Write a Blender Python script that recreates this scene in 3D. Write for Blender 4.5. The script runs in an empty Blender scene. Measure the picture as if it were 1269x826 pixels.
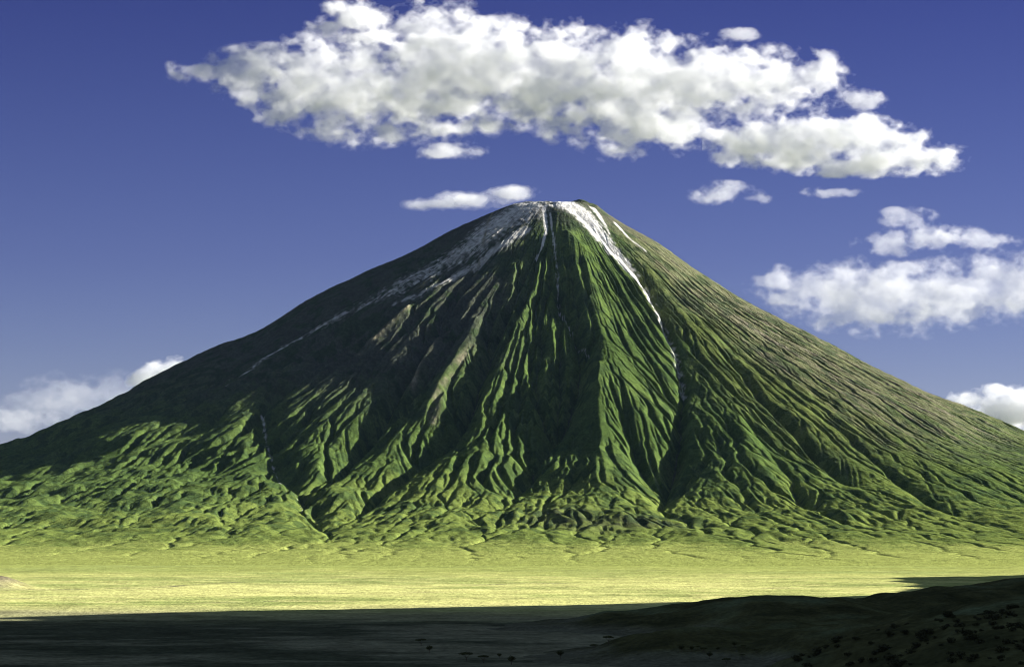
import bpy, math, random
import numpy as np
from mathutils import Vector

random.seed(7)
rng = np.random.default_rng(11)
R = math.radians
scene = bpy.context.scene
col = scene.collection

# ------------------------------------------------------------------ camera
W, F_PX, H = 1269.0, 3150.0, 150.0          # photo width, focal length in photo pixels, eye height
PITCH = math.atan(227.0 / F_PX)
SX, SY = 269.0, 14000.0                     # foot point of the summit
cam_d = bpy.data.cameras.new('camera')
cam_d.sensor_fit = 'HORIZONTAL'
cam_d.sensor_width = 36.0
cam_d.lens = F_PX / W * 36.0
cam_d.clip_start = 1.0
cam_d.clip_end = 300000.0
cam = bpy.data.objects.new('camera', cam_d)
cam.location = (0, 0, H)
cam.rotation_euler = (R(90) + PITCH, 0, 0)
col.objects.link(cam)
scene.camera = cam


def ray(x, y):
    """direction of the photo pixel (x, y), scaled to unit depth along +Y"""
    u, v = x - 634.5, 413.0 - y
    dy = F_PX * math.cos(PITCH) - v * math.sin(PITCH)
    dz = F_PX * math.sin(PITCH) + v * math.cos(PITCH)
    return u / dy, dz / dy


def at(x, y, Y):
    a, b = ray(x, y)
    return a * Y, Y, H + b * Y


# ------------------------------------------------------------------ light
SUN_EL, SUN_AZ = 20.5, 17.5                 # azimuth: degrees beyond straight right (+X towards +Y)
sd = bpy.data.lights.new('sun', 'SUN')
sd.energy = 5.0
sd.angle = R(0.5)
sd.color = (1.0, 0.96, 0.88)
so = bpy.data.objects.new('sun', sd)
svec = Vector((math.cos(R(SUN_EL)) * math.cos(R(SUN_AZ)), math.cos(R(SUN_EL)) * math.sin(R(SUN_AZ)), math.sin(R(SUN_EL))))
so.rotation_euler = svec.to_track_quat('Z', 'Y').to_euler()
so.location = (3000, 0, 4000)
col.objects.link(so)

world = bpy.data.worlds.new('World')
scene.world = world
world.use_nodes = True
nt = world.node_tree
nt.nodes.clear()
sky = nt.nodes.new('ShaderNodeTexSky')
sky.sky_type = 'NISHITA'
sky.sun_disc = False
sky.sun_elevation = R(SUN_EL)
sky.sun_rotation = R(90 - SUN_AZ)           # Nishita: 0 = +Y, clockwise
sky.altitude = 1200
sky.air_density = 1.0
sky.dust_density = 0.15
sky.ozone_density = 3.0
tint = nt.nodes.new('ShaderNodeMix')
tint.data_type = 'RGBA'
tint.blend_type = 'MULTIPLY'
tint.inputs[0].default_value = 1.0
tc = nt.nodes.new('ShaderNodeTexCoord')
sep = nt.nodes.new('ShaderNodeSeparateXYZ')
nt.links.new(tc.outputs['Generated'], sep.inputs[0])
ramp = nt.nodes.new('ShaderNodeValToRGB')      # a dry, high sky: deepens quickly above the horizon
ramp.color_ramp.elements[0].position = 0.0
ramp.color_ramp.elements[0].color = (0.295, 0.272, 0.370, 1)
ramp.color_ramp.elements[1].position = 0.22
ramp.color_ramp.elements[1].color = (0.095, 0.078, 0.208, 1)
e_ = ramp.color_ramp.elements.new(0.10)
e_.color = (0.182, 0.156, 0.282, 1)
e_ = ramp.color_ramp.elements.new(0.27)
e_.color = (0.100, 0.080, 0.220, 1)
e_ = ramp.color_ramp.elements.new(0.45)        # overhead sky out of view, brightened as added fill for the shaded ground
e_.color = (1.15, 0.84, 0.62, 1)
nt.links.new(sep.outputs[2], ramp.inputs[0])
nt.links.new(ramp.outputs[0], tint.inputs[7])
bg = nt.nodes.new('ShaderNodeBackground')
bg.inputs[1].default_value = 0.06
wo = nt.nodes.new('ShaderNodeOutputWorld')
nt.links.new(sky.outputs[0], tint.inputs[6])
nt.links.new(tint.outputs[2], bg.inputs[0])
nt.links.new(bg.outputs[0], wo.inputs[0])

scene.view_settings.view_transform = 'Standard'
scene.view_settings.look = 'None'
scene.view_settings.gamma = 1.0
scene.view_settings.use_curve_mapping = False
scene.view_settings.exposure = 2.0
scene.cycles.volume_bounces = 6
scene.cycles.max_bounces = 8
scene.cycles.transparent_max_bounces = 64
scene.cycles.use_denoising = True
scene.cycles.filter_width = 1.1
scene.cycles.use_adaptive_sampling = False


# ------------------------------------------------------------------ noise
def vnoise(x, y, seed=0):
    """smooth lattice gradient noise in about -1..1"""
    xi = np.floor(x).astype(np.int64)
    yi = np.floor(y).astype(np.int64)
    fx, fy = x - xi, y - yi
    ux = fx * fx * fx * (fx * (fx * 6 - 15) + 10)
    uy = fy * fy * fy * (fy * (fy * 6 - 15) + 10)

    def g(ix, iy, dx, dy):
        h = (ix * 374761393 + iy * 668265263 + seed * 974634541) & 0x7fffffff
        h = ((h ^ (h >> 13)) * 1274126177) & 0x7fffffff
        h = h ^ (h >> 16)
        a = (h & 0xffff) * (2 * math.pi / 65536)
        return np.cos(a) * dx + np.sin(a) * dy
    n00 = g(xi, yi, fx, fy)
    n10 = g(xi + 1, yi, fx - 1, fy)
    n01 = g(xi, yi + 1, fx, fy - 1)
    n11 = g(xi + 1, yi + 1, fx - 1, fy - 1)
    a = n00 + ux * (n10 - n00)
    b = n01 + ux * (n11 - n01)
    return (a + uy * (b - a)) * 1.5


def fbm(x, y, octv=4, seed=0, gain=0.5):
    s = np.zeros_like(x)
    a = 1.0
    for i in range(octv):
        s += a * vnoise(x, y, seed + i * 17)
        x, y = x * 2.03 + 13.7, y * 2.03 - 7.1
        a *= gain
    return s


def ridged(x, y, octv=4, seed=0, gain=0.5):
    s = np.zeros_like(x)
    a = 1.0
    for i in range(octv):
        s += a * (1 - 2 * np.abs(vnoise(x, y, seed + i * 17)))
        x, y = x * 2.07 + 3.7, y * 2.07 - 5.1
        a *= gain
    return s


def sstep(a, b, x):
    t = np.clip((x - a) / (b - a), 0, 1)
    return t * t * (3 - 2 * t)


# ------------------------------------------------------------------ object helpers
def tag(o, label=None, cat=None, group=None, kind=None):
    if label:
        o['label'] = label
    if cat:
        o['category'] = cat
    if group:
        o['group'] = group
    if kind:
        o['kind'] = kind
    return o


def mesh_np(name, verts, quads, mat=None, smooth=True, parent=None, attrs=None):
    """link one mesh object from numpy arrays of vertices and quads"""
    me = bpy.data.meshes.new(name)
    v = np.ascontiguousarray(verts, dtype=np.float32)
    q = np.ascontiguousarray(quads, dtype=np.int32)
    k = q.shape[1]
    me.vertices.add(len(v))
    me.vertices.foreach_set('co', v.ravel())
    me.loops.add(q.size)
    me.loops.foreach_set('vertex_index', q.ravel())
    me.polygons.add(len(q))
    me.polygons.foreach_set('loop_start', np.arange(0, q.size, k, dtype=np.int32))
    me.polygons.foreach_set('loop_total', np.full(len(q), k, dtype=np.int32))
    me.update(calc_edges=True)
    me.polygons.foreach_set('use_smooth', np.full(len(q), smooth, dtype=bool))
    for an, arr in (attrs or {}).items():
        if arr.ndim == 2:
            at_ = me.color_attributes.new(an, 'FLOAT_COLOR', 'POINT')
            c4 = np.ones((len(v), 4), np.float32)
            c4[:, :3] = arr
            at_.data.foreach_set('color', c4.ravel())
        else:
            at_ = me.attributes.new(an, 'FLOAT', 'POINT')
            at_.data.foreach_set('value', arr.astype(np.float32))
    if mat:
        me.materials.append(mat)
    o = bpy.data.objects.new(name, me)
    col.objects.link(o)
    if parent:
        o.parent = parent
    return o


def grid_quads(nr, nc, wrap=False):
    i = np.arange(nr - 1)[:, None]
    j = np.arange(nc if wrap else nc - 1)[None, :]
    j2 = (j + 1) % nc
    return np.stack([i * nc + j, i * nc + j2, (i + 1) * nc + j2, (i + 1) * nc + j], -1).reshape(-1, 4)


# ------------------------------------------------------------------ materials
def new_mat(name):
    m = bpy.data.materials.new(name)
    m.use_nodes = True
    m.node_tree.nodes.clear()
    return m, m.node_tree


def terrain_mat(name, noise_scales=((0.02, 0.25), (0.11, 0.25)), bump=((0.05, 6.0), (0.2, 1.5)), rough=1.0):
    """albedo from the 'cover' colour attribute (plant cover, rock, ash), varied by procedural noise; fine relief as bump"""
    m, t = new_mat(name)
    N, L = t.nodes.new, t.links.new
    out = N('ShaderNodeOutputMaterial')
    bs = N('ShaderNodeBsdfPrincipled')
    bs.inputs['Roughness'].default_value = rough
    bs.inputs['Specular IOR Level'].default_value = 0.0
    cov = N('ShaderNodeAttribute')
    cov.attribute_name = 'cover'
    geo = N('ShaderNodeTexCoord')
    cur = cov.outputs['Color']
    for k, (sc, amt) in enumerate(noise_scales):
        n = N('ShaderNodeTexNoise')
        n.inputs['Scale'].default_value = sc
        n.inputs['Detail'].default_value = 4
        n.inputs['Roughness'].default_value = 0.65
        L(geo.outputs['Object'], n.inputs['Vector'])
        mr = N('ShaderNodeMapRange')
        mr.inputs[1].default_value = 0.3
        mr.inputs[2].default_value = 0.7
        mr.inputs[3].default_value = 1 - amt
        mr.inputs[4].default_value = 1 + amt
        L(n.outputs[0], mr.inputs[0])
        mx = N('ShaderNodeMix')
        mx.data_type = 'RGBA'
        mx.blend_type = 'MULTIPLY'
        mx.inputs[0].default_value = 1.0
        L(cur, mx.inputs[6])
        L(mr.outputs[0], mx.inputs[7])
        cur = mx.outputs[2]
    L(cur, bs.inputs['Base Color'])
    nrm = None
    for sc, dist in bump:
        n = N('ShaderNodeTexNoise')
        n.inputs['Scale'].default_value = sc
        n.inputs['Detail'].default_value = 5
        n.inputs['Roughness'].default_value = 0.6
        L(geo.outputs['Object'], n.inputs['Vector'])
        b = N('ShaderNodeBump')
        b.inputs['Strength'].default_value = 1.0
        b.inputs['Distance'].default_value = dist
        L(n.outputs[0], b.inputs['Height'])
        if nrm:
            L(nrm, b.inputs['Normal'])
        nrm = b.outputs[0]
    if nrm:
        L(nrm, bs.inputs['Normal'])
    L(bs.outputs[0], out.inputs['Surface'])
    return m


# ------------------------------------------------------------------ the volcano
def to_profile(pts, sgn):
    """silhouette pixels -> (radius, height) in the plane of the summit"""
    out = []
    for x, y in pts:
        X, _, Z = at(x, y, SY)
        out.append((sgn * (X - SX), Z))
    return out


RIGHT = to_profile([(735, 251), (743.5, 259), (765, 274), (780, 283), (820, 306), (865, 338), (908, 366), (965, 396), (1000, 413.5),
                    (1048, 438.5), (1106, 466), (1157, 487.5), (1218, 511), (1269, 531)], 1)
LEFT = to_profile([(658, 251), (634, 253), (580, 279), (550, 293), (500, 319), (466, 336), (416, 357), (384, 373), (338, 401), (300, 422.5),
                   (254, 439), (218, 452), (184, 468), (155, 484), (131, 498), (87, 514), (39, 536), (0, 551)], -1)
RIGHT = [(r, z - 58 * float(sstep(700, 2700, r))) for r, z in RIGHT]      # spurs stand proud of the mean slope
LEFT = [(r, z - 58 * float(sstep(900, 3000, r))) for r, z in LEFT]
RIGHT = [(0, 1880)] + RIGHT + [(3000, 405), (3600, 240), (4300, 120), (5000, 52), (5700, 18), (6400, -10), (7200, -30)]
LEFT = [(0, 1880)] + LEFT + [(3600, 345), (4200, 215), (4900, 105), (5500, 50), (6100, 12), (6600, -12), (7200, -30)]
FRONT = [(0, 1880), (190, 1872), (250, 1840), (420, 1712), (800, 1430), (1400, 1030), (2000, 672), (2500, 420), (2900, 275), (3300, 180), (3800, 105),
         (4400, 52), (5000, 24), (5600, 8), (6100, -4), (6600, -14), (7200, -30)]
BACK = [(r, h * 1.0) for r, h in RIGHT]
rr = np.arange(0, 7201, 10.0)


def smooth_profile(p):
    p = np.array(p)
    y = np.interp(rr, p[:, 0], p[:, 1])
    k = np.exp(-0.5 * (np.arange(-12, 13) / 4.0) ** 2)
    k /= k.sum()
    z = np.convolve(np.pad(y, 12, mode='reflect', reflect_type='odd'), k, 'valid')
    return z


PR, PL, PF, PB = map(smooth_profile, (RIGHT, LEFT, FRONT, BACK))


def base_h(th, r):
    """smooth cone: th in radians, 0 = right, -pi/2 = towards the camera"""
    c, s = np.cos(th), np.sin(th)
    wr = np.where(c > 0, c * c, 0)
    wl = np.where(c <= 0, c * c, 0)
    wf = np.where(s < 0, s * s, 0)
    wb = np.where(s >= 0, s * s, 0)
    return (wr * np.interp(r, rr, PR) + wl * np.interp(r, rr, PL) + wf * np.interp(r, rr, PF) + wb * np.interp(r, rr, PB))


def hit(x, y):
    """where the ray of a photo pixel meets the smooth cone: (theta, r)"""
    a, b = ray(x, y)
    Y = np.arange(7500, 14600, 4.0)
    X, Z = a * Y, H + b * Y
    th = np.arctan2(Y - SY, X - SX)
    r = np.hypot(Y - SY, X - SX)
    below = np.where(Z <= base_h(th, r))[0]
    k = below[0] if len(below) else np.argmin(np.abs(Z - base_h(th, r)))
    return X[k] - SX, Y[k] - SY


# polar grid round the summit, fine on the side seen from the plain
DTH = R(0.115)
front_th = np.arange(R(-90 - 108), R(-90 + 108), DTH)
back_th = np.linspace(front_th[-1] + DTH * 2, front_th[0] + 2 * math.pi - DTH * 2, 240)
TH = np.concatenate([front_th, back_th])
NC = len(TH)
dth = (np.roll(TH, -1) - np.roll(TH, 1))
dth[0] += 2 * math.pi
dth[-1] += 2 * math.pi
dth = dth / 2
gapR = np.roll(TH, -1) - TH
gapR[-1] += 2 * math.pi
rad = [0.0, 4.0]
while rad[-1] < 7000:
    rad.append(rad[-1] + max(3.2, 1.5 * DTH * rad[-1]))
RAD = np.array(rad)
NR = len(RAD)
T2, R2 = np.meshgrid(TH, RAD)
X2, Y2 = R2 * np.cos(T2), R2 * np.sin(T2)
h0 = base_h(T2, R2)
THD = np.degrees(np.mod(T2 + math.pi / 2 + math.pi, 2 * math.pi) - math.pi)      # degrees from the camera-facing line, + = right


def polyline_dist(pts, width0, width1):
    """distance of every grid point to a traced line on the cone, in units of a width that grows along it; and position along it"""
    p = np.array([hit(*q) for q in pts])
    best = np.full(X2.shape, 1e9)
    along = np.zeros(X2.shape)
    seg = np.hypot(*(p[1:] - p[:-1]).T)
    tot = seg.sum()
    acc = 0.0
    mg = 5 * max(width0, width1)
    box = (X2 > p[:, 0].min() - mg) & (X2 < p[:, 0].max() + mg) & (Y2 > p[:, 1].min() - mg) & (Y2 < p[:, 1].max() + mg)
    xs, ys = X2[box], Y2[box]
    bb, aa = np.full(xs.shape, 1e9), np.zeros(xs.shape)
    for k in range(len(p) - 1):
        d = p[k + 1] - p[k]
        t = np.clip(((xs - p[k, 0]) * d[0] + (ys - p[k, 1]) * d[1]) / (d @ d), 0, 1)
        al = (acc + t * seg[k]) / tot
        dd = np.hypot(xs - p[k, 0] - t * d[0], ys - p[k, 1] - t * d[1]) / (width0 + (width1 - width0) * al)
        m = dd < bb
        bb[m], aa[m] = dd[m], al[m]
        acc += seg[k]
    best[box], along[box] = bb, aa
    return best, along


warp = fbm(X2 / 260, Y2 / 260, 4, 3)
warp2 = fbm(X2 / 260, Y2 / 260, 4, 55)
h = h0.copy()
# broad relief
up = sstep(250, 700, R2)
patch = 0.55 + 0.75 * np.clip(0.5 + 0.8 * fbm(X2 / 800, Y2 / 800, 2, 61), 0, 1)
relief = patch * (1 - 0.62 * sstep(18, 38, THD)) * (1 - 0.5 * sstep(-6, -20, THD) * (1 - sstep(2200, 3000, R2)))
buttress = sstep(1, 7, THD) * (1 - sstep(19, 25, THD)) * (1 - sstep(1900, 2600, R2))
relief *= 1 - 0.4 * buttress
h += up * (1 - sstep(3600, 5200, R2)) * (20 * fbm(X2 / 620, Y2 / 620, 2, 21) + relief * (
    9 * ridged(T2 * 7 + 0.08 * warp, R2 / 900, 2, 31) + 7 * ridged(T2 * 19 + 0.12 * warp, R2 / 520, 2, 33)
    + 5 * fbm(T2 * 55 + 0.22 * warp, R2 / 260, 2, 35) * sstep(500, 1300, R2) + 3 * fbm(T2 * 120 + 0.4 * warp, R2 / 150, 2, 39) * sstep(900, 1900, R2) + 6 * fbm(X2 / 110, Y2 / 110, 3, 37)))
# valleys traced on the face (pixels of the photo), depth, widths in metres
VALLEYS = [
    ([(715, 262), (745, 290), (775, 322), (800, 352), (822, 392), (838, 430), (846, 470), (840, 520), (833, 560), (824, 600), (812, 640)], 20, 85, 35, 120),
    ([(678, 262), (684, 300), (690, 345), (697, 385), (712, 415), (722, 440), (715, 480), (695, 520), (660, 565), (640, 600), (620, 630)], 18, 75, 30, 130),
    ([(655, 300), (640, 350), (622, 400), (600, 450), (575, 510), (530, 560), (470, 605), (420, 645)], 10, 90, 40, 110),
    ([(600, 320), (560, 380), (520, 440), (480, 500), (440, 560), (410, 600)], 10, 70, 40, 100),
    ([(560, 310), (470, 390), (390, 450), (332, 490), (325, 520), (345, 580), (388, 622), (412, 668)], 5, 65, 40, 80),
    ([(750, 490), (775, 530), (800, 570), (815, 600)], 5, 60, 30, 90),
    ([(905, 440), (950, 500), (1000, 545), (1060, 600), (1080, 610)], 5, 70, 30, 90),
    ([(1040, 530), (1075, 560), (1140, 610), (1230, 650)], 10, 60, 40, 90),
    ([(890, 470), (930, 530), (975, 590), (1020, 640)], 5, 45, 30, 70),
    ([(690, 300), (706, 330), (712, 372), (716, 410)], 10, 45, 22, 45),
]
for pts, d0, d1, w0, w1 in VALLEYS:
    dist, al = polyline_dist(pts, w0, w1)
    h -= (d0 + (d1 - d0) * np.minimum(1, al * 1.6)) * np.exp(-dist ** 1.25) * 0.72 * (1 - 0.7 * sstep(0.8, 1, al))
SPURS = [
    ([(702, 296), (716, 350), (730, 410), (746, 470), (770, 540)], 45, 75, 60, 210),
    ([(706, 300), (728, 318), (736, 380), (752, 440), (775, 500), (800, 560)], 28, 35, 50, 130),
    ([(737, 478), (742, 520), (748, 570), (752, 620)], 85, 30, 60, 170),
    ([(640, 330), (632, 400), (618, 470), (590, 540)], 25, 55, 40, 100),
    ([(590, 400), (545, 480), (520, 530)], 40, 50, 40, 80),
    ([(542, 418), (520, 450), (508, 490)], 35, 35, 30, 60),
    ([(506, 388), (470, 418), (445, 438)], 35, 25, 25, 50),
    ([(870, 400), (900, 480), (930, 560), (960, 620)], 15, 50, 60, 150),
]
for pts, d0, d1, w0, w1 in SPURS:
    dist, al = polyline_dist(pts, w0, w1)
    h += 0.75 * (d0 + (d1 - d0) * al) * np.exp(-dist ** 1.4) * (1 - sstep(0.75, 1, al))
# knolls on the left skyline
for (px, py, amp, wd) in ((278, 431, 34, 130), (95, 511, 34, 110), (225, 447, 14, 120)):
    bx, _, _ = at(px, py, SY)
    h += amp * np.exp(-(((X2 - (bx - SX)) / wd) ** 2 + ((Y2 - 0) / 220) ** 2))
# slumped, hummocky aprons low on the mountain, more on the left
hum_w = sstep(2500, 3300, R2) * (1 - sstep(4500, 5700, R2)) * (0.45 + 0.55 * sstep(10, -45, THD))
h += hum_w * 10 * fbm((X2 + 60 * warp) / 330, (Y2 + 60 * warp2) / 330, 3, 78)
left_low = sstep(-12, -40, THD) * sstep(2000, 2700, R2) * (1 - sstep(3800, 4600, R2))
h += left_low * (26 * fbm((X2 + 90 * warp) / 480, (Y2 + 90 * warp2) / 480, 3, 91, 0.45) + 4 * ridged((X2 + 60 * warp) / 240, (Y2 + 60 * warp2) / 240, 3, 93))
h += 1.2 * fbm(X2 / 23, Y2 / 23, 3, 41) * sstep(240, 320, R2)

# running water: stream-power incision, routed ring by ring outwards
def erode(h, iters, kdt, mexp, diff, acrit, talus):
    drs = np.diff(RAD)
    cell = RAD[:, None] * dth[None, :] * np.gradient(RAD)[:, None]
    A = np.zeros_like(h)
    idx = np.arange(NC)
    nb = np.stack([np.roll(idx, 1), idx, np.roll(idx, -1)])
    gaps = np.stack([np.roll(gapR, 1), np.zeros(NC), gapR])
    for it in range(iters):
        recv = np.empty((NR, NC), np.int64)
        dist = np.empty((NR, NC))
        for i in range(1, NR - 1):
            dd = np.sqrt(drs[i] ** 2 + (RAD[i] * gaps) ** 2)
            sl = (h[i][None, :] - h[i + 1][nb]) / dd
            k = np.argmax(sl, 0)
            recv[i] = nb[k, idx]
            dist[i] = dd[k, idx]
        A[1] = cell[1]
        for i in range(1, NR - 1):
            A[i + 1] = cell[i + 1] + np.bincount(recv[i], weights=A[i], minlength=NC)
        for i in range(NR - 2, 0, -1):
            Fk = kdt * ERO[i] * np.maximum(0, A[i] ** mexp - acrit ** mexp) / dist[i]
            hr = h[i + 1][recv[i]]
            h[i] = np.minimum(h[i], (h[i] + Fk * hr) / (1 + Fk))
        dx = np.maximum(RAD, 1.0)[:, None] * dth[None, :]
        c = np.minimum(0.22, diff / dx ** 2)
        h += c * (np.roll(h, 1, 1) + np.roll(h, -1, 1) - 2 * h)
        lim = talus * dx                   # gully walls slump to the angle of rest
        for sh in (1, -1):
            h -= 0.5 * np.maximum(0, h - np.roll(h, sh, 1) - lim)
        cr = np.minimum(0.2, diff / np.gradient(RAD) ** 2)[1:-1, None]
        h[1:-1] += cr * (h[2:] + h[:-2] - 2 * h[1:-1])
    return h, A


ERO = (0.12 + 0.88 * sstep(300, 900, R2)) * (1 - 0.8 * sstep(4100, 5400, R2)) * (0.75 + 0.5 * np.clip(warp, -1, 1))
ERO *= 1 - 0.62 * sstep(20, 42, THD)
ERO *= (1 - 0.35 * sstep(-35, -60, THD)) * (1 - 0.35 * buttress)
h_pre = h.copy()
h, AREA = erode(h, 38, 0.185, 0.245, 0.06, 450.0, 1.1)
h += 2.6 * fbm(X2 / 34, Y2 / 34, 3, 43) * up * (1 - sstep(3300, 4300, R2))
h, AREA = erode(h, 10, 0.060, 0.34, 0.05, 70.0, 1.05)      # fine rills
depth = h_pre - h
flow = np.log10(np.maximum(AREA, 10))
h += hum_w * (5 + 1.0 * sstep(3900, 4700, R2)) * ridged((X2 + 70 * warp) / 210, (Y2 + 70 * warp2) / 210, 4, 79, 0.55)
ch = sstep(4.5, 5.5, flow) * sstep(2300, 3000, R2) * (1 - sstep(5200, 6000, R2))
ch = 0.5 * ch + 0.25 * (np.roll(ch, 1, 1) + np.roll(ch, -1, 1))
h -= 12 * ch

# crater rim at the top
rim = np.exp(-((R2 - 200) / 60) ** 2)
h += rim * (7 * fbm(X2 / 60, Y2 / 60, 3, 5)) * (R2 < 400)
h += 38 * np.exp(-(((X2 - 105) / 80) ** 2 + ((Y2 - 120) / 110) ** 2))
h -= 60 * np.exp(-(R2 / 110) ** 4)
h[0] = h[0].mean()

# plant cover, rock and ash as albedo
def mixc(a, b, t):
    return a + (np.asarray(b, float) - a) * t[..., None]


n1 = fbm(X2 / 420, Y2 / 420, 4, 101)
n2 = fbm(X2 / 90, Y2 / 90, 4, 103)
n3 = fbm(T2 * 60, R2 / 900, 4, 105)          # streaks running down the slope
cover = np.empty(h.shape + (3,))
cover[:] = (0.043, 0.069, 0.018)             # mid-slope green
cover = mixc(cover, (0.068, 0.100, 0.026), np.clip(0.5 + 0.8 * n1, 0, 1))
alt = h
band = sstep(20, 27, THD + 4 * n1) * (1 - sstep(38, 52, THD + 8 * n1)) * sstep(600, 900, R2) * (1 - sstep(2300, 3100, R2))
cover = mixc(cover, (0.088, 0.106, 0.030), band * np.clip(0.75 + 0.5 * n2, 0, 1))
olive = sstep(29, 48, THD + 8 * n1) * sstep(250, 800, alt + 150 * n2)
cover = mixc(cover, (0.118, 0.113, 0.066), np.clip(olive * (0.75 + 0.5 * n3), 0, 1))
brown = np.clip(olive * sstep(0.1, 0.6, n3 + 0.5 * n2), 0, 1)
cover = mixc(cover, (0.120, 0.105, 0.080), brown * 0.8)
grey_left = sstep(-6, -26, THD + 6 * n1) * sstep(480, 950, alt + 120 * n2)
cover = mixc(cover, (0.050, 0.052, 0.042), grey_left * 0.85)
foot = sstep(410, 100, alt + 110 * n1 + 60 * n2 + 110 * sstep(-12, -35, THD))
cover = mixc(cover, (0.108, 0.138, 0.032), foot * 0.9)
plainw = sstep(75, 12, alt + 16 * n1 + 12 * n2)
cover = mixc(cover, (0.20, 0.225, 0.060), plainw)
# bare gully floors
bare = sstep(4.4, 5.4, flow + 0.4 * n2) * sstep(4, 20, depth) * sstep(100, 350, alt)
cover = mixc(cover, (0.050, 0.047, 0.042), bare * 0.75)
topbare = sstep(1600, 1800, alt + 60 * n2 + 40 * n3)
cover = mixc(cover, (0.060, 0.058, 0.050), topbare * 0.7)


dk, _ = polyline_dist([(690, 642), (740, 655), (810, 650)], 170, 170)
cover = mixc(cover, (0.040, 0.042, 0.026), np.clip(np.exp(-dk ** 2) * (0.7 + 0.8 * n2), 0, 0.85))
scrub = sstep(0.0, 0.4, n2 + 0.5 * n1) * sstep(25, 110, alt)
cover = mixc(cover, (0.026, 0.045, 0.016), scrub * 0.65)
# pale ash: traced run-outs, broken up along the fall line
def ash_line(pts, w0, w1, thr, k=1.0):
    dist, al = polyline_dist(pts, w0, w1)
    st = fbm(T2 * 170 + 3, R2 / 160, 4, 131) * 0.9 + 0.6 * fbm(X2 / 28, Y2 / 28, 3, 133)
    return k * sstep(thr - 0.22, thr + 0.22, np.exp(-dist ** 2) * (1 - 0.35 * al) + 0.34 * st) * sstep(0.05, 0.3, np.exp(-dist ** 2))


ash = np.zeros_like(h)
ASH = [
    ([(700, 252), (722, 264), (745, 290), (772, 322), (798, 354), (812, 378)], 56, 20, 0.34, 1.0),
    ([(812, 378), (830, 412), (842, 450), (846, 475)], 24, 36, 0.76, 0.6),
    ([(655, 255), (618, 278), (575, 312), (520, 345), (465, 372), (415, 392)], 185, 110, 0.78, 0.7),
    ([(650, 285), (600, 320), (560, 345), (520, 368), (490, 378)], 50, 32, 0.66, 0.6),
    ([(425, 388), (380, 415), (340, 437), (305, 462), (255, 488)], 60, 46, 0.92, 0.8),
    ([(674, 256), (677, 285), (672, 305), (665, 320)], 14, 8, 0.50, 0.9),
    ([(682, 262), (690, 330), (692, 375), (712, 420), (730, 445)], 12, 20, 0.90, 0.8),
    ([(630, 253), (668, 256), (705, 254)], 24, 30, 0.60, 0.85),
    ([(735, 258), (748, 275), (756, 290)], 25, 10, 0.60, 0.8),
    ([(762, 276), (778, 294), (800, 312)], 12, 10, 0.58, 0.8),
    ([(325, 500), (330, 540), (345, 590), (385, 630)], 14, 14, 0.95, 0.6),
]
for a_ in ASH:
    ash = np.maximum(ash, ash_line(*a_))
cover = mixc(cover, (0.62, 0.60, 0.56), np.clip(ash, 0, 1))
for pts, w0, w1 in (([(506, 388), (470, 420), (445, 438)], 12, 16), ([(541, 418), (520, 448), (511, 480)], 12, 14), ([(585, 430), (545, 485), (535, 520)], 14, 22),
                    ([(612, 262), (592, 330), (585, 345)], 8, 8)):
    dist, al = polyline_dist(pts, w0, w1)
    cover = mixc(cover, (0.17, 0.155, 0.10), np.exp(-dist ** 2) * np.clip(0.6 + n2, 0, 1))

verts = np.stack([X2 + SX, Y2 + SY, h], -1).reshape(-1, 3)
mt_mat = terrain_mat('volcano_slope', ((0.012, 0.18), (0.06, 0.32), (0.22, 0.35)), ((0.045, 7.0), (0.16, 3.6), (0.5, 1.0)))
mountain = mesh_np('mountain', verts, grid_quads(NR, NC, True), mt_mat, True, None, {'cover': cover.reshape(-1, 3)})
tag(mountain, 'steep green gullied volcano cone with pale ash streaks running from its summit', 'mountain', None, 'structure')
del T2, cover

# ------------------------------------------------------------------ the plain: one sheet to the horizon
def axis(core0, core1, step, far0, far1, grow=1.12):
    a = list(np.arange(core0, core1 + step / 2, step))
    s = step
    while a[-1] < far1:
        s *= grow
        a.append(a[-1] + s)
    s = step
    b = []
    x = core0
    while x > far0:
        s *= grow
        x -= s
        b.append(x)
    return np.array(b[::-1] + a)


gx = axis(-2600, 2600, 14, -60000, 60000)
gy = axis(1500, 8800, 14, -20000, 90000)
GX, GY = np.meshgrid(gx, gy)


def plain_z(x, y):
    rs = np.hypot(x - SX, y - SY)
    z = 1.6 * fbm(x / 500, y / 500, 3, 201) + 1.0 * fbm(x / 120, y / 120, 3, 203)
    return z - 14 * sstep(6400, 5200, rs)


GZ = plain_z(GX, GY)
GZ += 26 * np.exp(-(((GX - at(-8, 715, 5400)[0]) / 55) ** 2 + ((GY - 5400) / 160) ** 2) ** 1.2)   # little knoll at the far left
g1 = fbm(GX / 900, GY / 420, 4, 211)
g2 = fbm(GX / 160, GY / 110, 4, 213)
gc = np.empty(GX.shape + (3,))
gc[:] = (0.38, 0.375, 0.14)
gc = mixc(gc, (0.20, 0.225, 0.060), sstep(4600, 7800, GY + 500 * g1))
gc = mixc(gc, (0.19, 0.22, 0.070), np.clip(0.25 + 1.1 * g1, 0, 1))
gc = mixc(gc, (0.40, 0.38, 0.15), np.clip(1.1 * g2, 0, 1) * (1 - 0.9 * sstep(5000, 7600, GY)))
gc = mixc(gc, (0.12, 0.13, 0.05), sstep(9500, 13000, GY + 300 * g1))
gc = mixc(gc, (0.10, 0.085, 0.06), np.exp(-(((GX - at(-8, 715, 5400)[0]) / 70) ** 2 + ((GY - 5400) / 190) ** 2) ** 1.5))


def plain_point(x, y):
    a, b = ray(x, y)
    Y = -H / b
    return a * Y, Y


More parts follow.
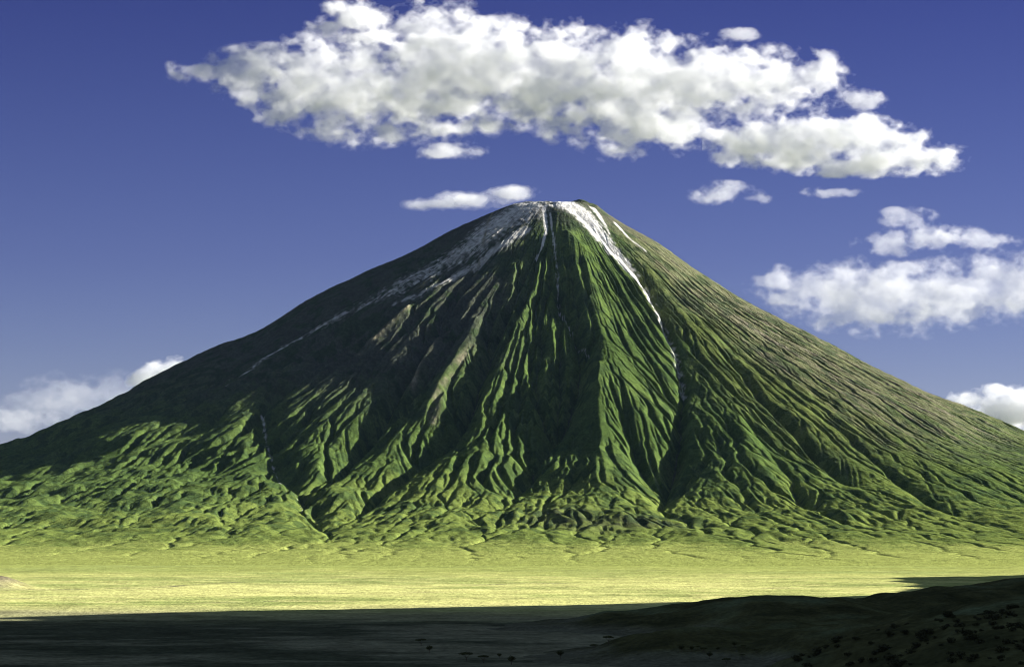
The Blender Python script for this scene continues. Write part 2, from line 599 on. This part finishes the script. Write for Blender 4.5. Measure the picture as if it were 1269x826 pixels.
TRACES = [  # dry watercourses and stock tracks on the plain: (pixels, half width in metres, strength)
    ([(-20, 731), (90, 729), (180, 727.5), (255, 723), (345, 719)], 38, 0.75), ([(0, 741), (85, 740)], 22, 0.5), ([(580, 724), (640, 722), (700, 722)], 40, 0.6),
    ([(210, 748), (330, 744), (420, 745)], 18, 0.35), ([(640, 741), (760, 738), (860, 739)], 20, 0.35), ([(760, 747), (850, 745), (890, 746)], 12, 0.6),
    ([(900, 729), (1000, 727), (1110, 722)], 30, 0.3), ([(340, 735), (480, 733), (600, 734)], 22, 0.3)]
wav = 40 * fbm(GX / 90, GY / 90, 3, 217)
for pts, wd, k_ in TRACES:
    p = np.array([plain_point(*q) for q in pts])
    yy = np.interp(GX, p[:, 0], p[:, 1])
    inx = sstep(p[0, 0] - 60, p[0, 0] + 60, GX) * (1 - sstep(p[-1, 0] - 60, p[-1, 0] + 60, GX))
    m_ = np.exp(-((GY + wav - yy) / wd) ** 2) * inx * np.clip(0.7 + g2, 0, 1)
    gc = mixc(gc, (0.085, 0.080, 0.055), np.clip(1.4 * m_ * k_, 0, 0.9))
    GZ -= 2.5 * m_ * k_
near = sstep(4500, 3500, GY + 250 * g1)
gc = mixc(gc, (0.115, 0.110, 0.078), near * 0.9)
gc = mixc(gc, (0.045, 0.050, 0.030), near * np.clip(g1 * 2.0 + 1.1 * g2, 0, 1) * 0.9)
pl_mat = terrain_mat('grass_plain', ((0.005, 0.18), (0.022, 0.34), (0.11, 0.42)), ((0.03, 4.0), (0.12, 2.0)))
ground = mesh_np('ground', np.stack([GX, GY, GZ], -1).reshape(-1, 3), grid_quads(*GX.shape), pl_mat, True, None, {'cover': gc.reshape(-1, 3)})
tag(ground, 'flat grass plain, sunlit yellow near the mountain and shaded towards the camera', 'plain', None, 'structure')


# ------------------------------------------------------------------ escarpment to the right, whose shade lies on the near plain
def escarp_z(x, y):
    crest = np.interp(y, [-6000, 0, 2500, 4677, 4830, 4930, 5300, 6755, 7450], [1350, 1250, 1150, 1080, 930, 715, 470, 536, 0])
    xc = np.interp(y, [5255, 6755], [2000, 2420])
    d = (x - xc) / np.where(x < xc, 480.0, 1500.0)
    body = np.exp(-np.abs(d) ** 2.2)
    return crest * body * (1 + 0.06 * fbm(x / 260, y / 260, 5, 301)) - 6


ex = np.arange(1000, 6500, 25.0)
ey = np.arange(-6000, 7600, 25.0)
EX, EY = np.meshgrid(ex, ey)
EZ = escarp_z(EX, EY)
ec = np.empty(EX.shape + (3,))
ec[:] = (0.06, 0.075, 0.03)
ec = mixc(ec, (0.10, 0.085, 0.06), np.clip(fbm(EX / 200, EY / 200, 4, 311) + 0.2, 0, 1))
hill_mat = terrain_mat('hill_scrub', ((0.02, 0.3), (0.15, 0.35)), ((0.03, 5.0), (0.2, 1.5)))
esc = mesh_np('escarpment', np.stack([EX, EY, EZ], -1).reshape(-1, 3), grid_quads(*EX.shape), hill_mat, True, None, {'cover': ec.reshape(-1, 3)})
tag(esc, 'high scrubby escarpment beside the plain, out to the right', 'escarpment', None, 'structure')

# ------------------------------------------------------------------ low hills on the near right
HILLS = [  # pixel of the top, depth, half widths x / y, extra exponent
    (970, 738, 3500, 190, 330), (1020, 745, 3450, 90, 200), (880, 752, 3550, 170, 260), (760, 766, 3500, 150, 220),
    (1130, 733, 3700, 95, 300), (1180, 726, 3900, 150, 350), (1290, 717, 4000, 210, 420), (1100, 743, 3600, 70, 200),
    (1000, 775, 2900, 120, 200), (880, 776, 2800, 150, 200), (1120, 765, 2700, 120, 260), (1230, 745, 2500, 150, 350),
]


def hills_z(x, y):
    z = np.full(x.shape, -25.0)
    wob = 40 * fbm(x / 200, y / 200, 3, 401)
    for px, py, Y, wx, wy in HILLS:
        cx, cy, cz = at(px, py, Y)
        g = (cz + 7) * np.exp(-(((x + wob - cx) / wx) ** 2 + ((y - cy) / wy) ** 2)) - 7
        m = np.maximum(z, g)
        z = m + 6 * np.exp(-np.abs(z - g) / 6) * sstep(-6, 6, np.minimum(z, g))
    # the camera's own hillside, falling from right to left and away
    spur = np.interp(x, [-100, 0, 60, 126, 174, 222, 269, 302, 500, 900], [-60, -10, 28, 58, 72, 81, 91, 99, 126, 150])
    z2 = spur - np.where(y > 1500, 0.22 * (y - 1500), 0.055 * (1500 - y)) + 5 * fbm(x / 110, y / 110, 4, 431) + 1.5 * fbm(x / 22, y / 22, 3, 433)
    z = np.maximum(z, z2)
    return z + 4.0 * fbm(x / 90, y / 90, 4, 411) * sstep(-4, 10, z)


hx = np.arange(-300, 1900, 6.0)
hy = np.arange(350, 5000, 7.0)
HX, HY = np.meshgrid(hx, hy)
HZ = hills_z(HX, HY)
hc = np.empty(HX.shape + (3,))
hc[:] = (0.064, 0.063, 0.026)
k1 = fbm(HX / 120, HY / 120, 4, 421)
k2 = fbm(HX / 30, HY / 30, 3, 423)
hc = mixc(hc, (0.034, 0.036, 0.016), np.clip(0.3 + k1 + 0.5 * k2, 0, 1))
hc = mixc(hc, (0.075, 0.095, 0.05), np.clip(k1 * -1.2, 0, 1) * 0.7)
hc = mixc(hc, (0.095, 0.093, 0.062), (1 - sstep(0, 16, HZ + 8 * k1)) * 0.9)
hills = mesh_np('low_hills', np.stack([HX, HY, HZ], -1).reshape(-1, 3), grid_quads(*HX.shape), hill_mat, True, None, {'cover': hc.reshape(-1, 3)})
tag(hills, 'low dark green hills in shade at the lower right, scattered with bushes', 'hills', None, 'structure')


# ------------------------------------------------------------------ haze over the plain
hz, hzt = new_mat('haze')
ho = hzt.nodes.new('ShaderNodeOutputMaterial')
hv = hzt.nodes.new('ShaderNodeVolumePrincipled')
hv.inputs['Color'].default_value = (0.36, 0.54, 1.0, 1)
hv.inputs['Density'].default_value = 9e-7
hzt.links.new(hv.outputs[0], ho.inputs['Volume'])
hz.cycles.homogeneous_volume = True
hx0, hx1, hy0, hy1, hz0, hz1 = gx[0] - 500, gx[-1] + 500, gy[0] - 500, gy[-1] + 500, -80.0, 2040.0
hverts = np.array([(x, y, z) for x in (hx0, hx1) for y in (hy0, hy1) for z in (hz0, hz1)])
hq = np.array([(0, 1, 3, 2), (4, 6, 7, 5), (0, 4, 5, 1), (2, 3, 7, 6), (0, 2, 6, 4), (1, 5, 7, 3)])
tag(mesh_np('haze', hverts, hq, hz, False), 'thin blue haze hanging in the air over the plain', 'haze', None, 'stuff')


# ------------------------------------------------------------------ trees on the shaded plain, bushes on the hillside
def plain_mat(name, colr, var=0.4, sc=1.5):
    m, t = new_mat(name)
    o_, b_ = t.nodes.new('ShaderNodeOutputMaterial'), t.nodes.new('ShaderNodeBsdfPrincipled')
    n_, r_ = t.nodes.new('ShaderNodeTexNoise'), t.nodes.new('ShaderNodeValToRGB')
    tc_ = t.nodes.new('ShaderNodeTexCoord')
    n_.inputs['Scale'].default_value = sc
    n_.inputs['Detail'].default_value = 3
    r_.color_ramp.elements[0].position, r_.color_ramp.elements[1].position = 0.35, 0.65
    r_.color_ramp.elements[0].color = tuple(q * (1 - var) for q in colr) + (1,)
    r_.color_ramp.elements[1].color = tuple(q * (1 + var) for q in colr) + (1,)
    t.links.new(tc_.outputs['Object'], n_.inputs['Vector'])
    t.links.new(n_.outputs[0], r_.inputs[0])
    t.links.new(r_.outputs[0], b_.inputs['Base Color'])
    b_.inputs['Roughness'].default_value = 0.9
    b_.inputs['Specular IOR Level'].default_value = 0.1
    t.links.new(b_.outputs[0], o_.inputs['Surface'])
    return m


BARK, LEAF, SCRUB = plain_mat('bark', (0.10, 0.075, 0.05)), plain_mat('acacia_leaf', (0.055, 0.06, 0.02)), plain_mat('scrub_leaf', (0.042, 0.043, 0.018))


def limb(p0, p1, r0, r1, n=7):
    p0, p1 = Vector(p0), Vector(p1)
    ax = (p1 - p0).normalized()
    u = ax.orthogonal().normalized()
    w = ax.cross(u)
    vs, qs = [], []
    for p, rad_ in ((p0, r0), ((p0 + p1) / 2 + u * r1 * 0.6, (r0 + r1) / 2), (p1, r1)):
        for k in range(n):
            a = 2 * math.pi * k / n
            vs.append(tuple(p + (u * math.cos(a) + w * math.sin(a)) * rad_))
    for i in range(2):
        for k in range(n):
            qs.append((i * n + k, i * n + (k + 1) % n, (i + 1) * n + (k + 1) % n, (i + 1) * n + k))
    return vs, qs


def join(parts):
    vs, qs = [], []
    for v, q in parts:
        o_ = len(vs)
        vs += v
        qs += [tuple(i + o_ for i in t) for t in q]
    return np.array(vs), np.array(qs)


def leaves(n, clumps, size, r):
    """many small leaf sprays scattered through ellipsoid clumps (centre, radii)"""
    vs, qs = [], []
    for i in range(n):
        c, e = clumps[r.integers(len(clumps))]
        d = r.normal(size=3)
        d *= (r.uniform(0.25, 1.0) ** 0.5) / np.linalg.norm(d)
        p = np.array(c) + d * np.array(e)
        a, b = r.normal(size=3), r.normal(size=3)
        a /= np.linalg.norm(a)
        b -= a * (a @ b)
        b /= np.linalg.norm(b)
        s_ = size * r.uniform(0.5, 1.2)
        o_ = len(vs)
        vs += [tuple(p - a * s_), tuple(p - b * s_ * 0.6), tuple(p + a * s_), tuple(p + b * s_ * 0.6)]
        qs.append((o_, o_ + 1, o_ + 2, o_ + 3))
    return np.array(vs), np.array(qs)


def make_tree(kind, seed):
    """acacia about 8 m tall, 12 m wide (flat) or 9 m wide (round); foot at the origin"""
    r = np.random.default_rng(seed)
    e = bpy.data.objects.new('acacia_tree', None)
    col.objects.link(e)
    fork = (r.uniform(-.3, .3), 0.0, 2.6)
    ends = [(4.0 * math.cos(a) * r.uniform(.6, 1), 4.0 * math.sin(a) * r.uniform(.6, 1), 5.6 + r.uniform(-.4, .5)) for a in np.linspace(0, 5.2, 5) + r.uniform(0, 1)]
    if kind == 'round':
        ends = [(x * .55, y * .55, z - .6) for x, y, z in ends]
    tv, tq = join([limb((0, 0, -0.6), fork, 0.34, 0.24)] + [limb(fork, q, 0.18, 0.06) for q in ends])
    mesh_np('trunk', tv, tq, BARK, True, e)
    if kind == 'flat':
        cl = [((x * 1.05, y * 1.05, z + .5), (2.6, 2.6, .75)) for x, y, z in ends] + [((0, 0, 6.7), (3.2, 3.2, .8))]
    else:
        cl = [((x, y, z + .2), (1.9, 1.9, 1.5)) for x, y, z in ends] + [((0, 0, 6.0), (2.4, 2.4, 1.8)), ((.5, .4, 4.2), (2.2, 2.2, 1.2))]
    lv, lq = leaves(700, cl, 0.42, r)
    mesh_np('crown', lv, lq, LEAF, False, e)
    return e


protos = {('flat', 0): make_tree('flat', 1), ('round', 0): make_tree('round', 2), ('flat', 1): make_tree('flat', 3), ('round', 1): make_tree('round', 4)}
used = set()


def foot_z(x, y):
    a_, b_ = np.array([float(x)]), np.array([float(y)])
    return float(max(plain_z(a_, b_)[0], hills_z(a_, b_)[0]))


def ground_hit(px, py):
    a, b = ray(px, py)
    for Y in np.arange(700, 6000, 6.0):
        if H + b * Y <= foot_z(a * Y, Y):
            return a * Y, Y
    return plain_point(px, py)


def place_tree(kind, px, py, width_px, label, group):
    x, y = ground_hit(px, py)
    src = protos[kind]
    if kind in used:
        o = src.copy()
        col.objects.link(o)
        for ch in src.children:
            c = ch.copy()
            col.objects.link(c)
            c.parent = o
    else:
        used.add(kind)
        o = src
    k = width_px * y / F_PX / (12.5 if kind[0] == 'flat' else 8.5)
    o.location = (x, y, foot_z(x, y) - 0.1)
    o.scale = (k, k, k)
    o.rotation_euler = (0, 0, random.uniform(0, 6.28))
    tag(o, label, 'tree', group)


G1, G2 = 'trees on the shaded plain', 'trees at the foot of the right-hand hills'
for kind, px, py, wpx, label in (
        (('flat', 0), 522, 800, 16, 'thin flat-topped acacia, the farthest left of the trees on the dark plain'),
        (('round', 0), 532, 809, 11, 'small rounded tree just below the thin flat-topped acacia on the dark plain'),
        (('flat', 1), 578, 819, 20, 'broadest dark acacia at the bottom edge of the shaded plain'),
        (('flat', 0), 599, 821, 17, 'low spreading tree touching the right side of the broadest dark acacia'),
        (('round', 1), 619, 815, 7, 'tiny lone bushy tree between the spreading tree and the dense rounded one'),
        (('round', 0), 634, 823, 13, 'dense rounded tree cut close to the bottom edge under the mountain summit'),
        (('round', 1), 694, 816, 12, 'solitary rounded tree standing apart on open dark plain below the summit'),
        (('flat', 1), 736, 805, 11, 'ragged small tree at the left foot of the flat-topped acacia by the hills'),
        (('flat', 0), 754, 798, 17, 'clear flat-topped acacia standing where the plain meets the low hills')):
    place_tree(kind, px, py, wpx, label, G1)
CL = 'dark round-crowned tree in the cluster at the foot of the right-hand hills'
for px, py, wpx in ((844, 808, 10), (857, 807, 8), (865, 806, 9), (872, 810, 12), (879, 816, 10), (890, 808, 7), (910, 803, 8), (921, 806, 9), (920, 817, 10), (937, 810, 9), (900, 823, 14)):
    place_tree((random.choice(['round', 'round', 'flat']), random.randrange(2)), px, py, wpx, CL, G2)
for k_, src in protos.items():
    if k_ not in used:
        for ch in list(src.children):
            bpy.data.objects.remove(ch)
        bpy.data.objects.remove(src)

bush_meshes = []
for k in range(5):
    r = np.random.default_rng(50 + k)
    cl = [((r.uniform(-1, 1), r.uniform(-1, 1), r.uniform(.5, 1.2)), (r.uniform(.7, 1.2), r.uniform(.7, 1.2), r.uniform(.6, .9))) for _ in range(6)]
    lv, lq = leaves(260, cl, 0.26, r)
    tv, tq = join([limb((0, 0, -0.5), (x * .8, y * .8, z), 0.09, 0.04, 5) for (x, y, z), _ in cl])
    v = np.concatenate([lv, tv])
    q = np.concatenate([lq, tq + len(lv)])
    bush_meshes.append((v, q))
bush_data = []
nb = 0
while nb < 285:
    Y = random.uniform(1020, 1640)
    X = random.uniform(70, 0.2014 * Y * 1.02)
    xa, ya = np.array([X]), np.array([Y])
    zz = hills_z(xa, ya)[0]
    if zz < 150 - 0.0605 * Y or fbm(xa / 60, ya / 60, 2, 451)[0] < -0.35:
        continue
    if len(bush_data) < 5:
        o = mesh_np('bush', *bush_meshes[len(bush_data)], SCRUB, False)
        bush_data.append(o)
    else:
        o = random.choice(bush_data).copy()
        col.objects.link(o)
    k = random.uniform(0.7, 1.9) ** 1.2
    o.location = (X, Y, zz - 0.15)
    o.scale = (k, k, k * random.uniform(.8, 1.2))
    o.rotation_euler = (0, 0, random.uniform(0, 6.28))
    tag(o, 'dark bush scattered among many on the shaded hillside at the lower right', 'bush', 'bushes on the shaded hillside')
    nb += 1

# ------------------------------------------------------------------ clouds: closed fractal hulls filled with even scattering droplets
def surface_net(f):
    """closed quad surface where the voxel field f crosses 0"""
    s = f > 0
    n = f.shape
    c = [s[i:n[0] - 1 + i, j:n[1] - 1 + j, k:n[2] - 1 + k] for i in (0, 1) for j in (0, 1) for k in (0, 1)]
    cnt = np.zeros(c[0].shape, np.int8)
    for q in c:
        cnt += q
    act = np.argwhere((cnt > 0) & (cnt < 8))
    vid = np.full(c[0].shape, -1, np.int32)
    vid[tuple(act.T)] = np.arange(len(act))
    acc = np.zeros((len(act), 3))
    num = np.zeros(len(act))
    corners = [np.array(t) for t in ((0, 0, 0), (0, 0, 1), (0, 1, 0), (0, 1, 1), (1, 0, 0), (1, 0, 1), (1, 1, 0), (1, 1, 1))]
    for a in range(8):
        for b in range(a + 1, 8):
            if np.abs(corners[a] - corners[b]).sum() != 1:
                continue
            fa, fb = f[tuple((act + corners[a]).T)], f[tuple((act + corners[b]).T)]
            m = (fa > 0) != (fb > 0)
            t = fa[m] / (fa[m] - fb[m])
            acc[m] += corners[a] + t[:, None] * (corners[b] - corners[a])
            num[m] += 1
    verts = act + acc / num[:, None]
    quads = []
    for ax in range(3):
        o1, o2 = [q for q in range(3) if q != ax]
        sl0 = [slice(1, n[q] - 1) for q in range(3)]
        sl1 = list(sl0)
        sl0[ax] = slice(0, n[ax] - 1)
        sl1[ax] = slice(1, n[ax])
        e0, e1 = s[tuple(sl0)], s[tuple(sl1)]
        for flip, m in ((False, e0 & ~e1), (True, ~e0 & e1)):
            p = np.argwhere(m)
            off = np.ones(3, int)
            off[ax] = 0
            p = p + off
            d1, d2 = np.zeros(3, int), np.zeros(3, int)
            d1[o1], d2[o2] = 1, 1
            q = np.stack([vid[tuple((p - d1 - d2).T)], vid[tuple((p - d2).T)], vid[tuple(p.T)], vid[tuple((p - d1).T)]], 1)
            if flip ^ (ax == 1):
                q = q[:, ::-1]
            quads.append(q)
    return verts, np.concatenate(quads)


def spectral(shape, beta, lo, seed, aniso=(1, 1, 1)):
    r = np.random.default_rng(seed)
    w = np.fft.rfftn(r.standard_normal(shape).astype(np.float32))
    k = np.sqrt(sum((np.fft.fftfreq(n)[tuple(slice(None) if q == d else None for q in range(3))] * aniso[d]) ** 2 if d < 2 else
                    (np.fft.rfftfreq(n)[None, None, :] * aniso[d]) ** 2 for d, n in enumerate(shape)))
    w *= 1.0 / np.maximum(k, lo) ** beta * (k > 0)
    z = np.fft.irfftn(w, s=shape)
    return (z / z.std()).astype(np.float32)


def cloud_mat(name, dens):
    m, t = new_mat(name)
    out = t.nodes.new('ShaderNodeOutputMaterial')
    v = t.nodes.new('ShaderNodeVolumePrincipled')
    v.inputs['Color'].default_value = (0.935, 0.94, 0.945, 1)
    v.inputs['Density'].default_value = dens
    v.inputs['Anisotropy'].default_value = 0.05
    t.links.new(v.outputs[0], out.inputs['Volume'])
    m.cycles.homogeneous_volume = True
    return m


def make_cloud(label, blobs, Y, od, vox=1.7, amp=0.42, deep=0.9, seed=1, thr=0.0, group=None, lo=0.02):
    """blobs: photo-pixel ellipses (x, y, rx, ry); od: optical depth over ten photo pixels of cloud"""
    b = np.array(blobs, float)
    x0, x1 = (b[:, 0] - b[:, 2]).min() - 24, (b[:, 0] + b[:, 2]).max() + 24
    y0, y1 = (b[:, 1] - b[:, 3]).min() - 24, (b[:, 1] + b[:, 3]).max() + 24
    rz = deep * np.sqrt(b[:, 2] * b[:, 3]) * 0.6
    zr = rz.max() * 1.3 + 14
    gx_, gy_, gz_ = np.arange(x0, x1, vox), np.arange(y0, y1, vox), np.arange(-zr, zr, vox)
    shp = (len(gx_), len(gz_), len(gy_))
    f = np.full(shp, -3.0, np.float32)
    r = np.random.default_rng(seed)
    for (bx, by, rx, ry), rzz in zip(b, rz):
        zc = r.uniform(-0.25, 0.25) * rzz
        d = (((gx_ - bx) / rx) ** 2)[:, None, None] + (((gz_ - zc) / rzz) ** 2)[None, :, None] + (((gy_ - by) / ry) ** 2)[None, None, :]
        g = (1.0 - np.sqrt(d)).astype(np.float32)
        hi = np.maximum(f, g)
        f = hi + 0.10 * np.exp(-np.abs(f - g) / 0.10)
    px = 1.0 / vox
    fine = spectral(shp, 2.15, 0.026 * vox, seed + 5, (1.5, 1, 1))
    puff = np.abs(spectral(shp, 2.5, 0.035 * vox, seed + 9, (1.2, 1, 1)))
    f = np.clip(f, -1.2, 0.78)
    f = f + amp * (0.75 * fine + 0.55 * (0.75 - puff)) * sstep(-0.75, -0.15, f) * (1 - 0.55 * sstep(0.2, 0.7, f)) - thr
    for ax in range(3):                     # closed at the border of the grid
        sl = [slice(None)] * 3
        for e in (0, -1):
            sl[ax] = e
            f[tuple(sl)] = -1.0
    cx, _, _ = at((x0 + x1) / 2, (y0 + y1) / 2, Y)
    ax0, _, az0 = at(x0, y0, Y)
    ax1, _, az1 = at(x1, y1, Y)
    sx = (ax1 - ax0) / (x1 - x0)
    sz = (az1 - az0) / (y1 - y0)
    root = None
    for name, lev, share in (('cloud', -0.16, 0.13), ('soft_body', 0.05, 0.32), ('dense_core', 0.26, 0.55)):
        if root and f.max() < lev + 0.05:
            continue
        v, q = surface_net(f - lev)
        q = q[:, ::-1]                      # the image's y axis runs down: keep the normals outward
        P = np.stack([ax0 + v[:, 0] * vox * sx, Y + (-zr + v[:, 1] * vox) * sx, az0 + v[:, 2] * vox * sz], -1)
        if root is None:
            org = P.mean(0)
        o = mesh_np(name, P - org, q, cloud_mat('cloud_droplets', share * od / (10 * sx)), True, root)
        if root is None:
            root = o
            o.location = org
            tag(o, label, 'cloud', group)
    return root


make_cloud('long puffy white cloud bank stretched across the sky high above the summit',
           [(252, 88, 36, 15), (310, 92, 55, 27), (380, 105, 75, 46), (450, 115, 85, 52), (540, 95, 95, 68), (545, 42, 40, 30), (620, 90, 85, 55), (700, 100, 80, 56),
            (780, 108, 90, 62), (770, 162, 50, 28), (850, 100, 75, 45), (930, 100, 70, 38), (1000, 100, 50, 30), (830, 150, 60, 30)], 20000, 0.40, 1.6, 0.50, 0.7, 3, 0.05)
make_cloud('small rounded white puff perched above the left half of the long cloud bank', [(440, 22, 40, 20), (412, 33, 30, 10), (455, 45, 34, 9)], 20300, 0.6, 1.3, 0.42, 0.9, 14)
make_cloud('ragged white cloud trailing to the right below the long bank', [(960, 180, 68, 28), (1030, 168, 75, 24), (1090, 172, 55, 18), (1110, 198, 75, 18), (1050, 208, 60, 10),
                                                                         (1165, 191, 28, 13)], 20000, 0.5, 1.4, 0.46, 0.9, 25)
make_cloud('tiny white puff just off the right end of the long bank', [(1068, 124, 26, 13)], 20200, 0.35, 1.1, 0.42, 0.9, 31)
make_cloud('tiny flat white shred above the right part of the long bank', [(917, 43, 20, 8)], 20200, 0.35, 1.0, 0.4, 0.9, 36)
make_cloud('thin flat white cloud shred alone under the middle of the long bank', [(560, 188, 44, 9), (590, 190, 20, 5)], 20000, 0.35, 1.1, 0.36, 0.9, 42)
make_cloud('slim white cloud lying just left of the summit', [(540, 253, 34, 8), (585, 247, 40, 11), (632, 240, 32, 9)], 20500, 0.45, 1.1, 0.22, 0.9, 53)
make_cloud('faint small ragged cloud right of the summit under the trailing cloud', [(895, 240, 36, 13), (932, 246, 20, 7)], 21000, 0.25, 1.1, 0.42, 0.9, 64)
make_cloud('faint tiny flat cloud streak below the trailing cloud, right of the small ragged one', [(1030, 238, 30, 6)], 21000, 0.22, 1.0, 0.4, 0.9, 66)
make_cloud('torn slanting wisps of cloud above the large right-hand cloud', [(1125, 270, 30, 11), (1105, 302, 40, 13), (1165, 296, 50, 15), (1225, 298, 40, 10)], 30000, 0.22, 1.3, 0.5, 0.9, 75)
make_cloud('large pale grey and white cloud low in the right sky, cut by the picture edge', [(1000, 358, 60, 26), (1080, 368, 90, 38), (1170, 364, 85, 38), (1255, 355, 70, 38), (1330, 355, 70, 38)],
           30000, 0.18, 1.6, 0.44, 0.7, 86, 0.04)
make_cloud('bright white cloud rising behind the right slope', [(1235, 507, 55, 22), (1290, 508, 70, 28), (1240, 488, 26, 9), (1200, 500, 25, 8)], 62000, 0.8, 1.3, 0.34, 0.9, 97)
make_cloud('soft pale cloud heap low behind the left slope', [(90, 492, 70, 26), (140, 484, 50, 20), (60, 500, 50, 20)], 62000, 0.05, 1.3, 0.42, 0.9, 108)
make_cloud('bright little cloud crest peeking over the left slope', [(212, 456, 30, 13), (190, 472, 26, 12)], 61000, 0.8, 1.1, 0.32, 0.9, 119)
make_cloud('faint hazy cloud patch at the far left edge above the slope', [(15, 520, 50, 14), (-30, 520, 50, 16)], 63000, 0.08, 1.2, 0.4, 0.9, 120)
